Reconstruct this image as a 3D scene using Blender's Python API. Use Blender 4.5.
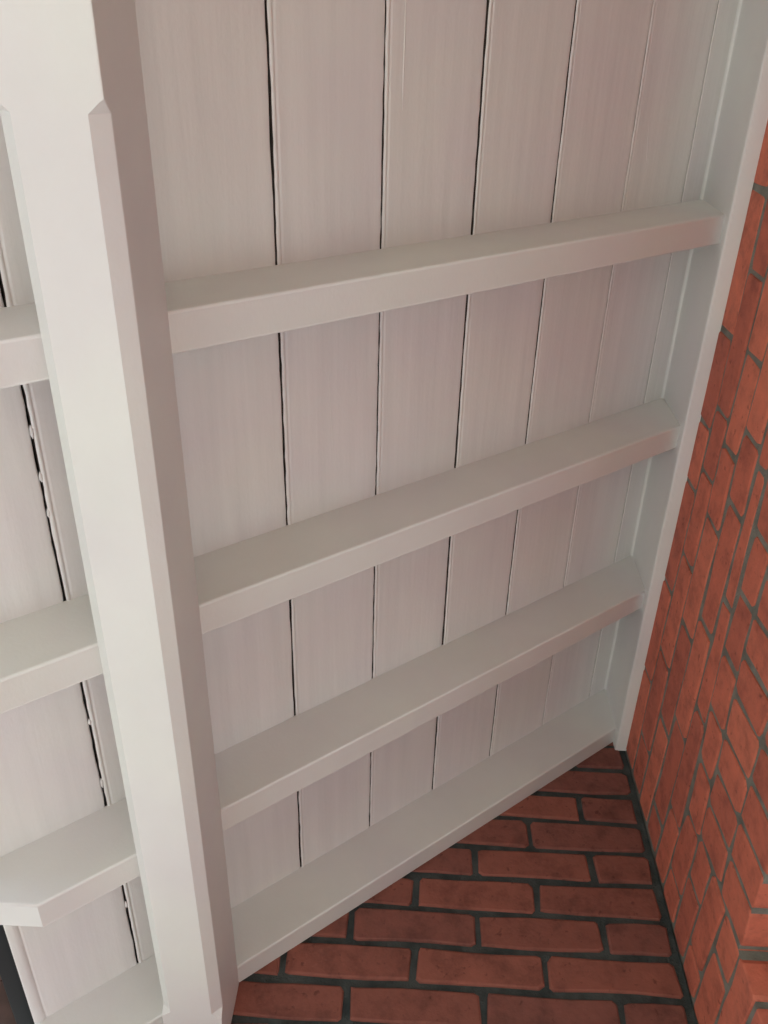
import bpy, bmesh, math, random
from mathutils import Vector, Matrix
random.seed(7)
sc = bpy.context.scene
for o in list(bpy.data.objects): bpy.data.objects.remove(o)
C = sc.collection

# ------------------------------------------------------------------ camera
ZC = 1.45                                   # eye height above the porch floor
F_PX = 861.3
R_ = Vector((0.99870389, -0.02187852, 0.04595519))
D_ = Vector((0.04196687, 0.86483810, -0.50029376))
F_ = Vector((-0.02879812, 0.50157392, 0.86463534))
cd = bpy.data.cameras.new('camera'); cam = bpy.data.objects.new('camera', cd); C.objects.link(cam)
cd.sensor_fit = 'VERTICAL'; cd.sensor_height = 36.0; cd.lens = F_PX / 1024 * 36.0
cd.clip_start = 0.02; cd.clip_end = 500
m = Matrix((R_, -D_, -F_)).transposed().to_4x4(); m.translation = (0, 0, ZC)
cam.matrix_world = m
sc.camera = cam

# ------------------------------------------------------------------ light: an overcast sky
w = bpy.data.worlds.new('overcast_sky'); sc.world = w; w.use_nodes = True
bg = w.node_tree.nodes['Background']; bg.inputs[0].default_value = (0.86, 0.995, 1.08, 1); bg.inputs[1].default_value = 1.0
sl = bpy.data.lights.new('added_bounce_sun', 'SUN'); so = bpy.data.objects.new('added_bounce_sun', sl); C.objects.link(so)  # sun added to the overcast so the floor bounces more light up inside
sl.energy = 2.5; sl.angle = math.radians(8); sl.color = (1.0, 1.0, 0.97)
so.rotation_euler = Vector((math.cos(math.radians(48)), -0.10, -math.sin(math.radians(48)))).to_track_quat('-Z', 'Y').to_euler()
sc.view_settings.view_transform = 'Standard'; sc.view_settings.look = 'None'
sc.view_settings.gamma = 1; sc.view_settings.use_curve_mapping = False
sc.view_settings.exposure = 1.62

# ------------------------------------------------------------------ measures (metres, house wall on +X, return wall on +Y)
XW, YF = 0.5259, 1.4699
Z0, CH = ZC + 1.4157, 0.075                 # top bed joint in view and course height
SL = math.radians(39.397); CS, SN, TN = math.cos(SL), math.sin(SL), math.tan(SL)
HB = ZC + 1.658                             # boards' lower face where it meets the house wall
RD, RW = 0.1056, 0.0477                     # rafter depth and width
BXR, BXL, BZB, BZT = -0.2612, -0.3561, ZC + 0.7618, ZC + 0.8748
CHAMF = 0.0138
ZTRIM, TT = ZC + 1.4767, 0.025
Y0 = -1.5                                   # where the porch roof starts behind the viewer
def kz(k): return Z0 - k * CH
def roofp(u, n, y):                         # u up the slope from the house wall, n below the board face
    return Vector((XW + u * CS + n * SN, y, HB + u * SN - n * CS))

# ------------------------------------------------------------------ materials
def mat(name, rough=0.5):
    mt = bpy.data.materials.new(name); mt.use_nodes = True
    nt = mt.node_tree; b = nt.nodes['Principled BSDF']; b.inputs['Roughness'].default_value = rough
    return mt, nt, b
def nd(nt, t, **kw):
    n = nt.nodes.new(t)
    for k, v in kw.items():
        if hasattr(n, k): setattr(n, k, v)
        else: n.inputs[k].default_value = v
    return n
def ramp(nt, src, stops):
    r = nt.nodes.new('ShaderNodeValToRGB'); e = r.color_ramp.elements
    while len(e) < len(stops): e.new(0.5)
    for i, (p, c) in enumerate(stops): e[i].position = p; e[i].color = (*c, 1)
    nt.links.new(src, r.inputs[0]); return r.outputs[0]
def mixc(nt, a, b, f, mode='MIX'):
    x = nt.nodes.new('ShaderNodeMix'); x.data_type = 'RGBA'; x.blend_type = mode
    for s, v in ((x.inputs['Factor'], f), (x.inputs['A'], a), (x.inputs['B'], b)):
        if hasattr(v, 'is_output'): nt.links.new(v, s)
        elif isinstance(v, (int, float)): s.default_value = v
        else: s.default_value = (*v, 1)
    return x.outputs['Result']
def coords(nt, scale, rnd=True):
    tc = nt.nodes.new('ShaderNodeTexCoord'); mp = nt.nodes.new('ShaderNodeMapping'); mp.inputs['Scale'].default_value = scale
    nt.links.new(tc.outputs['Object'], mp.inputs[0])
    if rnd:
        oi = nt.nodes.new('ShaderNodeObjectInfo'); mu = nt.nodes.new('ShaderNodeMath'); mu.operation = 'MULTIPLY'; mu.inputs[1].default_value = 37.0
        nt.links.new(oi.outputs['Random'], mu.inputs[0]); nt.links.new(mu.outputs[0], mp.inputs['Location'])
    return mp.outputs[0]
def bump(nt, b, h, st, dist, prev=None):
    bp = nt.nodes.new('ShaderNodeBump'); bp.inputs['Strength'].default_value = st; bp.inputs['Distance'].default_value = dist
    nt.links.new(h, bp.inputs['Height'])
    if prev: nt.links.new(prev, bp.inputs['Normal'])
    nt.links.new(bp.outputs[0], b.inputs['Normal']); return bp.outputs[0]

def paint(name, base, grain):
    mt, nt, b = mat(name, 0.42)
    n1 = nd(nt, 'ShaderNodeTexNoise', Scale=1.0, Detail=5.0); nt.links.new(coords(nt, (46, 2.2, 46) if grain else (9, 6, 9)), n1.inputs['Vector'])
    lo = tuple(c * (0.935 if grain else 0.96) for c in base)
    col = ramp(nt, n1.outputs[0], [(0.30, lo), (0.62, base)])
    n3 = nd(nt, 'ShaderNodeTexNoise', Scale=5.0, Detail=3.0); nt.links.new(coords(nt, (1, 1, 1)), n3.inputs['Vector'])
    tint = ramp(nt, n3.outputs[0], [(0.35, (0.97, 0.94, 0.96)), (0.65, (1, 1, 0.98))])
    nt.links.new(mixc(nt, col, tint, 1.0, 'MULTIPLY'), b.inputs['Base Color'])
    p = bump(nt, b, n1.outputs[0], 0.22 if grain else 0.12, 0.004)
    n2 = nd(nt, 'ShaderNodeTexNoise', Scale=220.0, Detail=2.0); nt.links.new(coords(nt, (1, 0.6, 1)), n2.inputs['Vector'])
    bump(nt, b, n2.outputs[0], 0.12, 0.0015, p)
    return mt
M_BOARD = paint('white_board_paint', (0.82, 0.80, 0.785), True)
M_PAINT = paint('white_timber_paint', (0.775, 0.765, 0.74), False)

def brickmat(name, a, b_, c):
    mt, nt, b = mat(name, 0.85)
    oi = nt.nodes.new('ShaderNodeObjectInfo')
    base = ramp(nt, oi.outputs['Random'], [(0.0, a), (0.45, b_), (1.0, c)])
    n1 = nd(nt, 'ShaderNodeTexNoise', Scale=22.0, Detail=6.0, Roughness=0.65); nt.links.new(coords(nt, (1, 1, 1)), n1.inputs['Vector'])
    v = ramp(nt, n1.outputs[0], [(0.30, (0.62, 0.60, 0.62)), (0.50, (0.95, 0.95, 0.95)), (0.75, (1.15, 1.12, 1.1))])
    n2 = nd(nt, 'ShaderNodeTexNoise', Scale=75.0, Detail=4.0); nt.links.new(coords(nt, (1, 1, 1)), n2.inputs['Vector'])
    sp = ramp(nt, n2.outputs[0], [(0.26, (0.45, 0.40, 0.42)), (0.36, (1, 1, 1))])
    nt.links.new(mixc(nt, mixc(nt, base, v, 1.0, 'MULTIPLY'), sp, 0.8, 'MULTIPLY'), b.inputs['Base Color'])
    p = bump(nt, b, n1.outputs[0], 0.4, 0.006); bump(nt, b, n2.outputs[0], 0.45, 0.003, p)
    return mt
M_BRICK = brickmat('red_brick', (0.50, 0.132, 0.085), (0.61, 0.160, 0.098), (0.68, 0.190, 0.115))
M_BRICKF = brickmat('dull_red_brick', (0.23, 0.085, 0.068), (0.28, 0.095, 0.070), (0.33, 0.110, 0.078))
def mortar(name, a, b_):
    mt, nt, b = mat(name, 0.95)
    n1 = nd(nt, 'ShaderNodeTexNoise', Scale=30.0, Detail=6.0); nt.links.new(coords(nt, (1, 1, 1)), n1.inputs['Vector'])
    nt.links.new(ramp(nt, n1.outputs[0], [(0.3, a), (0.65, b_)]), b.inputs['Base Color'])
    n2 = nd(nt, 'ShaderNodeTexNoise', Scale=260.0, Detail=3.0); nt.links.new(coords(nt, (1, 1, 1)), n2.inputs['Vector'])
    bump(nt, b, n2.outputs[0], 0.6, 0.003)
    return mt
M_MORT = mortar('grey_mortar', (0.13, 0.125, 0.105), (0.25, 0.24, 0.205))
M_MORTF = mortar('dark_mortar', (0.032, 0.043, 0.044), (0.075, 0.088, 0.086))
def plain(name, col, rough, scale=8.0, var=0.8):
    mt, nt, b = mat(name, rough)
    n1 = nd(nt, 'ShaderNodeTexNoise', Scale=scale, Detail=5.0); nt.links.new(coords(nt, (1, 1, 1)), n1.inputs['Vector'])
    nt.links.new(ramp(nt, n1.outputs[0], [(0.3, tuple(c * var for c in col)), (0.7, col)]), b.inputs['Base Color'])
    return mt
M_RAW = plain('bare_timber_edge', (0.05, 0.042, 0.036), 0.9)
M_FELT = plain('dark_roofing_felt', (0.03, 0.032, 0.036), 0.8)
M_TILE = plain('brown_clay_tile', (0.11, 0.06, 0.05), 0.8, 20, 0.6)
M_FLOOR = plain('porch_paving', (0.355, 0.35, 0.335), 0.7, 4, 0.85)
M_GROUND = plain('garden_ground', (0.13, 0.13, 0.105), 0.95, 1.5, 0.7)
M_RENDER = plain('added_wall_cream', (0.78, 0.70, 0.46), 0.8, 3, 0.95)  # for the added wall behind the viewer, yellowed to warm the rafters' bounce
M_DOOR = plain('door_bounce_white', (0.78, 0.77, 0.75), 0.4)  # for the unseen door, kept white to bounce light into the porch
mt, nt, b = mat('plain_brickwork', 0.9)      # wall below the reach of the view
br = nd(nt, 'ShaderNodeTexBrick', Scale=1.0); br.inputs['Color1'].default_value = (0.40, 0.10, 0.06, 1); br.inputs['Color2'].default_value = (0.33, 0.085, 0.055, 1)
br.inputs['Mortar'].default_value = (0.2, 0.19, 0.17, 1); br.inputs['Brick Width'].default_value = 0.235; br.inputs['Row Height'].default_value = 0.075; br.inputs['Mortar Size'].default_value = 0.006
tcn = nt.nodes.new('ShaderNodeTexCoord'); sx = nt.nodes.new('ShaderNodeSeparateXYZ'); cx = nt.nodes.new('ShaderNodeCombineXYZ'); ad = nt.nodes.new('ShaderNodeMath')
nt.links.new(tcn.outputs['Object'], sx.inputs[0]); nt.links.new(sx.outputs[0], ad.inputs[0]); nt.links.new(sx.outputs[1], ad.inputs[1])
nt.links.new(ad.outputs[0], cx.inputs[0]); nt.links.new(sx.outputs[2], cx.inputs[1]); nt.links.new(cx.outputs[0], br.inputs['Vector']); nt.links.new(br.outputs[0], b.inputs['Base Color'])
M_BW = mt

# ------------------------------------------------------------------ helpers
def link(name, verts, faces, material, parent=None, smooth=False, origin=None):
    vs = [Vector(v) for v in verts]
    if origin is None:
        lo = Vector([min(v[i] for v in vs) for i in range(3)]); hi = Vector([max(v[i] for v in vs) for i in range(3)])
        origin = Vector(((lo.x + hi.x) / 2, (lo.y + hi.y) / 2, lo.z))
    me = bpy.data.meshes.new(name); me.from_pydata([v - origin for v in vs], [], faces)
    bm = bmesh.new(); bm.from_mesh(me); bmesh.ops.recalc_face_normals(bm, faces=bm.faces); bm.to_mesh(me); bm.free()
    me.materials.append(material)
    if smooth:
        for p in me.polygons: p.use_smooth = True
    o = bpy.data.objects.new(name, me); C.objects.link(o)
    if parent is not None:
        o.parent = parent; o.location = origin - parent.location
    else: o.location = origin
    return o
def box(name, lo, hi, material, parent=None):
    v = [(x, y, z) for x in (lo[0], hi[0]) for y in (lo[1], hi[1]) for z in (lo[2], hi[2])]
    f = [(0, 1, 3, 2), (4, 6, 7, 5), (0, 4, 5, 1), (2, 3, 7, 6), (0, 2, 6, 4), (1, 5, 7, 3)]
    return link(name, v, f, material, parent)
def boxes(name, bl, material, parent=None):
    V, Fc = [], []
    for lo, hi in bl:
        s = len(V); V += [(x, y, z) for x in (lo[0], hi[0]) for y in (lo[1], hi[1]) for z in (lo[2], hi[2])]
        Fc += [tuple(s + i for i in q) for q in ((0, 1, 3, 2), (4, 6, 7, 5), (0, 4, 5, 1), (2, 3, 7, 6), (0, 2, 6, 4), (1, 5, 7, 3))]
    return link(name, V, Fc, material, parent)
def loft(name, rings, material, parent=None, closed=True, caps=True, smooth=False):
    n = len(rings[0]); V = [v for r in rings for v in r]; Fc = []
    for i in range(len(rings) - 1):
        for j in range(n if closed else n - 1):
            k = (j + 1) % n; Fc.append((i * n + j, i * n + k, (i + 1) * n + k, (i + 1) * n + j))
    if caps: Fc += [tuple(range(n))[::-1], tuple((len(rings) - 1) * n + j for j in range(n))]
    return link(name, V, Fc, material, parent, smooth)
def struct(o): o['kind'] = 'structure'; return o
def tag(o, label, cat, group=None):
    o['label'] = label; o['category'] = cat
    if group: o['group'] = group
    return o
def bevel(o, wd, seg=3):
    md = o.modifiers.new('bevel', 'BEVEL'); md.width = wd; md.segments = seg; md.limit_method = 'ANGLE'; md.angle_limit = math.radians(40); md.harden_normals = True
    for p in o.data.polygons: p.use_smooth = True
    o.data.set_sharp_from_angle(angle=math.radians(35))
    return o

def brick(P4, face, depth, axis, material, parent, bev=0.0024, jit=0.0027):
    """P4: four (s, z) corners in order; axis 'x' = face looks to -X (s is y), 'y' = face looks to -Y (s is x)"""
    out = []
    cx_ = sum(p[0] for p in P4) / 4; cz_ = sum(p[1] for p in P4) / 4
    for i in range(4):
        a, b2 = P4[i], P4[(i + 1) % 4]; L = math.hypot(b2[0] - a[0], b2[1] - a[1])
        r = min(0.006, L * 0.2) * random.uniform(0.5, 1.2)
        ts = [r / L] + ([0.36, 0.66] if L > 0.12 else ([0.5] if L > 0.07 else [])) + [1 - r / L]
        for t in ts:
            out.append((a[0] + (b2[0] - a[0]) * t + random.uniform(-jit, jit), a[1] + (b2[1] - a[1]) * t + random.uniform(-jit, jit)))
    pr = random.uniform(-0.0015, 0.0015)
    def pt(s, z, d):
        return (face + d, s, z) if axis == 'x' else (s, face + d, z)
    def ins(p, e):
        dx, dz = cx_ - p[0], cz_ - p[1]
        return (p[0] + math.copysign(min(e, abs(dx)), dx) * (1 if abs(dx) > e else .3), p[1] + math.copysign(min(e, abs(dz)), dz) * (1 if abs(dz) > e else .3))
    rings = [[pt(*ins(p, bev * random.uniform(.7, 1.4)), pr) for p in out], [pt(*ins(p, bev * .25), pr + bev * .45) for p in out],
             [pt(*p, pr + bev * 1.4) for p in out], [pt(*p, depth) for p in out]]
    o = loft('brick', rings, material, parent)
    return o

# ------------------------------------------------------------------ ground and floor
fl = struct(box('floor', (-0.75, Y0 - 0.1, -0.12), (XW + 0.12, YF + 0.12, 0.0), M_FLOOR))
pa = struct(box('bounce_paving', (-2.5, -4.0, -0.13), (-0.75, 4.0, -0.05), M_FLOOR))  # unseen pale slab, added to bounce light up under the roof
gr = struct(link('ground', [(-40, -40, -0.14), (40, -40, -0.14), (40, 40, -0.14), (-40, 40, -0.14)], [(0, 1, 2, 3)], M_GROUND))

# ------------------------------------------------------------------ house wall (right) with the head of a door opening
OY0, OY1, OK = 0.02, 1.2155, 7.97
MX = XW + 0.0026
wr = struct(boxes('wall_right', [((MX, Y0, kz(OK - .1)), (XW + 0.098, YF + 0.1, kz(-3.6))),
                                 ((MX, OY1 + 0.005, kz(16)), (XW + 0.098, YF + 0.1, kz(OK - .1))),
                                 ((MX, Y0, kz(16)), (XW + 0.098, OY0 - 0.005, kz(OK - .1)))], M_MORT))
struct(boxes('wall_right_lower', [((XW, OY1, 0), (XW + 0.1, YF + 0.1, kz(16))), ((XW, Y0, 0), (XW + 0.1, OY0, kz(16)))], M_BW))
dr = struct(box('added_door_1', (XW + 0.105, OY0 - 0.05, 0.0), (XW + 0.15, OY1 + 0.05, kz(7.4)), M_DOOR))  # unseen panel added behind the opening as a bounce surface
def lerp(tab, y):
    if y <= tab[0][0]: return tab[0][1]
    for (a, va), (b2, vb) in zip(tab, tab[1:]):
        if y <= b2: return va + (vb - va) * (y - a) / (b2 - a)
    return tab[-1][1]
BED = {-2: [(0, -2)], -1: [(0, -1)], 0: [(0.2, 0.08), (0.63, 0.0), (1.2, -0.02), (1.47, 0.06)], 1: [(0.3, 1.04), (0.6, .92), (.8, .93), (1.1, 1.02), (1.47, 1.07)],
       2: [(0.4, 1.99), (0.62, 1.88), (.8, 1.97), (1.1, 2.03), (1.47, 2.06)], 3: [(0.3, 2.85), (.6, 2.88), (.7, 2.97), (.92, 2.98), (1.06, 3.04), (1.3, 3.12), (1.47, 3.08)],
       3.6: [(.3, 3.42), (.6, 3.45), (.66, 3.6), (.88, 3.63), (1.0, 3.77), (1.055, 3.84), (1.09, 3.98), (1.14, 4.05), (1.23, 4.14), (1.3, 4.08), (1.47, 4.05)],
       5: [(.5, 4.50), (.83, 4.55), (.925, 4.7), (1.0, 4.80), (1.055, 4.88), (1.12, 4.93), (1.168, 5.03), (1.225, 5.10), (1.3, 5.08), (1.47, 5.13)],
       6.5: [(.5, 6.15), (.8, 6.26), (.98, 6.34), (1.13, 6.48), (1.2, 6.58)], 6: [(1.2, 6.08), (1.47, 6.06)], 7: [(1.2, 7.05), (1.47, 7.02)], 8: [(1.2, 8.02), (1.47, 8.05)],
       7.97: [(.5, 7.76), (.9, 7.88), (1.13, 8.0), (1.22, 8.07)]}
for k in range(9, 17): BED[k] = [(0, k)]
JR, JP = 0.0053, 0.0052                       # half bed joint, half cross joint
def course(kt, kb, ys, skew=0.0):
    for a, b2 in zip(ys, ys[1:]):
        a2, b3 = a + JP, b2 - JP
        q = [(a2, kz(lerp(BED[kt], a2)) - JR), (b3, kz(lerp(BED[kt], b3)) - JR), (b3 + skew, kz(lerp(BED[kb], b3)) + JR), (a2 + skew, kz(lerp(BED[kb], a2)) + JR)]
        brick(q, XW, 0.104, 'x', M_BRICK, wr)
E_ = YF + 0.002
course(-2, -1, [-.24, -.005, .11, .345, .58, .815, 1.05, 1.285, E_])
course(-1, 0, [-.24, -.008, .227, .462, .630, .755, .987, 1.219, E_])
course(0, 1, [-.36, -.125, .107, .342, .579, .700, .880, 1.116, 1.343, E_])
course(1, 2, [-.25, -.015, .218, .453, .618, .756, .987, 1.223, E_])
course(2, 3, [-.38, -.145, .09, .325, .561, .685, .919, 1.154, 1.390, E_])
course(3, 3.6, [-.12, .115, .35, .585, .828, 1.060, 1.303, E_])
course(3.6, 5, [-.2, .036, .196, .43, .667, .776, .896, 1.008, 1.113, 1.235, 1.393, E_])
course(5, 6.5, [OY0 + .0] + [.917 - .0715 * i for i in range(12, 0, -1)] + [.917, .998, 1.070, 1.142, 1.2165], -0.006)
course(6.5, 7.97, [OY0 + .0] + [.905 - .0745 * i for i in range(11, 0, -1)] + [.905, .981, 1.057, 1.133, 1.2155], -0.006)
course(5, 6, [1.2185, 1.318, E_]); course(6, 7, [1.212, 1.402, E_]); course(7, 8, [1.214, 1.309, E_])
for k in range(8, 16):
    course(k, k + 1, [1.2105, 1.402, E_] if k % 2 == 0 else [1.2105, 1.309, E_])
for k in range(5, 16):
    BED.setdefault(k, [(0, k)])
    course(k, k + 1, [-.215 - (.11 if k % 2 else 0), -.1, OY0 + .005] if k > 5 else [-.215, OY0 + .005])

# ------------------------------------------------------------------ return wall at the end of the porch
def rz(x): return HB - (XW - x) * TN           # board face height at x
WL = -0.50
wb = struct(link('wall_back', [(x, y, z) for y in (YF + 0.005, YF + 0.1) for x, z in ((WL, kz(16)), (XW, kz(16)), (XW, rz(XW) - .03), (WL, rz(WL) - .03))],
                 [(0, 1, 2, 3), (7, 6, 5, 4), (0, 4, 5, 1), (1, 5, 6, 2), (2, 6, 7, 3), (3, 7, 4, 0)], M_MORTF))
struct(link('added_wall_front', [(x, y, z) for y in (Y0 - 0.1, Y0) for x, z in ((WL, 0), (XW, 0), (XW, rz(XW) - .002), (WL, rz(WL) - .002))],  # unseen end wall added to block and tint light from behind the viewer
            [(0, 1, 2, 3), (7, 6, 5, 4), (0, 4, 5, 1), (1, 5, 6, 2), (2, 6, 7, 3), (3, 7, 4, 0)], M_RENDER))
struct(box('wall_back_lower', (WL, YF, 0), (XW, YF + 0.1, kz(16)), M_BW))
BP = 0.2354
for k in range(-2, 16):
    xs = [XW - 0.008] + [XW - .0108 - BP * (i + (.5 if k % 2 else 1)) for i in range(4)]
    xs = [xs[0]] + [x + random.uniform(-.003, .003) for x in xs[1:] if x > WL] + [WL]
    zt, zb = kz(k) + random.uniform(-.001, .001), kz(k + 1)
    for b2, a in zip(xs, xs[1:]):
        if rz(b2) - .12 < zb: continue
        if b2 - a < .03: continue
        q = [(a + .0058, zt - .0066), (b2 - .0058, zt - .0066), (b2 - .0058, zb + .0066), (a + .0058, zb + .0066)]
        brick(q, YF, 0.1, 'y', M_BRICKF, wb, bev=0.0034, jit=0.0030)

# ------------------------------------------------------------------ boarded ceiling on the slope
ce = bpy.data.objects.new('ceiling', None); C.objects.link(ce); ce.location = (0, 0, HB); struct(ce)
bpy.context.view_layer.update()
#        left edge, right edge, half gap at the left edge
JU = [(-1.414, -1.239, 0), (-1.239, -1.0745, .0013), (-1.0745, -.9103, .001), (-.9103, -.7476, .0012), (-.7476, -.5836, .0011), (-.5836, -.4197, .0010), (-.4197, -.2537, .0009), (-.2537, -.0922, .0006), (-.0922, 0.0, .0004)]
NS = 260
def wob(seed, amp):
    rr = random.Random(seed); ph = [(rr.uniform(0, 6.28), rr.uniform(6, 60), rr.uniform(.3, 1)) for _ in range(5)] + [(rr.uniform(0, 6.28), rr.uniform(90, 230), rr.uniform(.4, .8)) for _ in range(4)]
    return lambda y: amp * sum(a * math.sin(f * y + p) for p, f, a in ph) / 2.2
for i, (ul, ur, gl) in enumerate(JU):
    gr_ = JU[i + 1][2] if i + 1 < len(JU) else 0
    wl, wr_ = wob(i * 2, gl * .5), wob(i * 2 + 1, gr_ * .5)
    dn = random.uniform(-.0008, .0008)
    bead = i > 0 and i < 8
    rings = []
    for s in range(NS + 1):
        y = Y0 + ((YF + .35 if i < 3 else YF) - Y0) * s / NS
        a, b2 = ul + gl + wl(y), ur - gr_ + wr_(y)
        if bead or i == 0:
            bw = .0062 if i else .018
            e_ = a; a = ul + gl
            prof = [(e_, -.014), (e_, -.001), (min(e_ + .0008, a + .0015), -.0001), (a + .002, .0005), (a + bw * .5, .0008), (a + bw - .0014, .0004), (a + bw - .0003, -.0010), (a + bw + .0007, -.0011), (a + bw + .0020, .0)]
        else:
            prof = [(a, -.014), (a, -.0012), (a + .001, -.0002), (a + .0025, 0)]
        prof += [(prof[-1][0] + .002, 0), (prof[-1][0] + .006, 0), (a + (b2 - a) * .5, .0), (b2 - .008, 0), (b2 - .003, 0), (b2 - .0012, -.0004), (b2, -.002), (b2, -.014)]
        rings.append([roofp(u, n + dn, y) for u, n in prof])
    o = loft('plank', rings, M_BOARD, ce); o.data.materials.append(M_RAW)
    npf = len(rings[0])
    for p in o.data.polygons:
        if p.index < npf * NS and p.index % npf in (0, npf - 2, npf - 1): p.material_index = 1
    for p in o.data.polygons: p.use_smooth = True
    o.data.set_sharp_from_angle(angle=math.radians(50))
def ridge(pts, r, name='paint_ridge', material=M_BOARD):
    rings = []
    for j, (u, y) in enumerate(pts):
        e = r * (0.25 if j in (0, len(pts) - 1) else 1)
        rings.append([roofp(u + e * math.cos(t), -.0006 + e * .9 * math.sin(t), y) for t in [math.pi * q / 4 for q in range(8)]])
    return loft(name, rings, material, ce, smooth=True)

for pts in ([(-.8388, .391), (-.8346, .445), (-.8319, .507), (-.8273, .572), (-.8262, .649)], [(-.7182, -.03), (-.718, .03), (-.7185, .067), (-.7179, .107)],
            [(-.219, .1245), (-.2143, .169), (-.2068, .215)], [(-.9868, .4358), (-.9844, .4617)], [(-.8099, -.02), (-.8071, .06), (-.8072, .1034)]):
    ridge(pts, .0011)
for u, y in [(-1.2385, .4206), (-1.2385, .4783), (-1.238, .5275), (-1.239, .8635), (-1.239, .9838), (-1.239, 1.2629)]:
    hl = random.uniform(.005, .012)
    ridge([(u, y - hl), (u + .0004, y - hl * .4), (u, y + hl * .4), (u + .0003, y + hl)], .0022, 'paint_bridge')

# ------------------------------------------------------------------ roof covering over the boards
rc = link('roof_covering', [roofp(u, n, y) for y in (Y0 - .03, YF + .35) for u, n in ((-1.437, -.016), (.0, -.016), (.0, -.03), (-1.437, -.03))],
          [(0, 1, 2, 3), (7, 6, 5, 4), (0, 4, 5, 1), (1, 5, 6, 2), (2, 6, 7, 3), (3, 7, 4, 0)], M_FELT)
tag(rc, 'dark roofing felt and brown clay tiles overhanging the eave, lower left edge', 'roof')
y = Y0
while y < YF + .2:
    y2 = y + .163
    e = -1.474 + random.uniform(-.003, .003)
    v = [roofp(u, n, yy) for yy in (y, y2) for u, n in ((e, -.030), (-1.21, -.034), (-1.21, -.046), (e, -.042))]
    link('tile', v, [(0, 1, 2, 3), (7, 6, 5, 4), (0, 4, 5, 1), (1, 5, 6, 2), (2, 6, 7, 3), (3, 7, 4, 0)], M_TILE, rc)
    y += .166

# ------------------------------------------------------------------ ledger along the house wall
lx = XW - TT
prof = [(lx - .0075, rz(lx - .0075) - .0003), (lx - .0035, rz(lx - .0035) - .0022), (lx - .0010, rz(lx) - .0062), (lx, rz(lx) - .0105), (lx, rz(lx) - .02), (lx, ZTRIM + .010), (lx, ZTRIM + .003), (lx + .0009, ZTRIM + .0008), (lx + .003, ZTRIM), (XW + .001, ZTRIM), (XW + .001, rz(XW) - .0005)]
tr = loft('trim_1', [[(x, y, z) for x, z in prof] for y in [Y0 + (YF - Y0) * s / 40 for s in range(41)]], M_PAINT); struct(tr)
for p in tr.data.polygons: p.use_smooth = True
tr.data.set_sharp_from_angle(angle=math.radians(50))

# ------------------------------------------------------------------ rafters, each a timber of its own
LAB = {0.2763: 'white painted rafter highest in the photo, nearest the viewer overhead', 0.6565: 'white painted rafter second from the top of the photo',
       1.0328: 'white painted rafter third from the top, with its cut tail showing lower left', 1.4222: 'white painted rafter lowest in the photo, flush against the end brick wall'}
TAILZ, TAILX = ZC + 0.7037, -0.560
for y, lab in LAB.items():
    y2 = YF - .0008 if y > 1.4 else y + RW
    xr = lx + .006
    def zb(x): return rz(x) - RD / CS
    xk = XW - (HB - RD / CS - TAILZ) / TN
    full = True
    xe = TAILX if full else BXR - .05
    side = [(xr, rz(xr) + .005), (xr, zb(xr))]
    side += [(xk, TAILZ), (xe, TAILZ), (xe, rz(xe) + .005)] if full else [(xe, zb(xe)), (xe, rz(xe) + .005)]
    o = loft('rafter', [[(x, yy, z) for x, z in side] for yy in (y, y2)], M_PAINT)
    bevel(o, .0035)
    tag(o, lab, 'rafter', 'rafters under the boarded porch ceiling')

# ------------------------------------------------------------------ chamfered eave beam
def sec(y, c, e=.0012):
    # the inner top edge carries the rafters, the top falls with the slope
    return [(BXR, y, BZT), (BXR, y, BZB + c + e), (BXR - e * .4, y, BZB + c - e * .4) if c > .003 else (BXR - e * .3, y, BZB + e * .3), (BXR - c - e, y, BZB),
            (BXL + c + e, y, BZB), (BXL + e * .3, y, BZB + c + e * .3 if c > .003 else BZB + e * .3), (BXL, y, BZB + c + e), (BXL, y, BZT - .062)]
rings = []
for y, c in [(Y0, .0005), (-.3, .0005), (.060, .0005), (.066, .0012), (.070, .005), (.0775, CHAMF), (.083, CHAMF)] + [(.083 + (1.36 - .083) * i / 12, CHAMF) for i in range(1, 13)] + [(1.366, CHAMF), (1.373, .005), (1.377, .0012), (1.383, .0005), (YF - .001, .0005)]:
    rings.append(sec(y, c))
o = loft('eave_beam', rings, M_PAINT)
tag(o, 'thick white beam with stopped chamfers running down the left of the photo', 'beam')
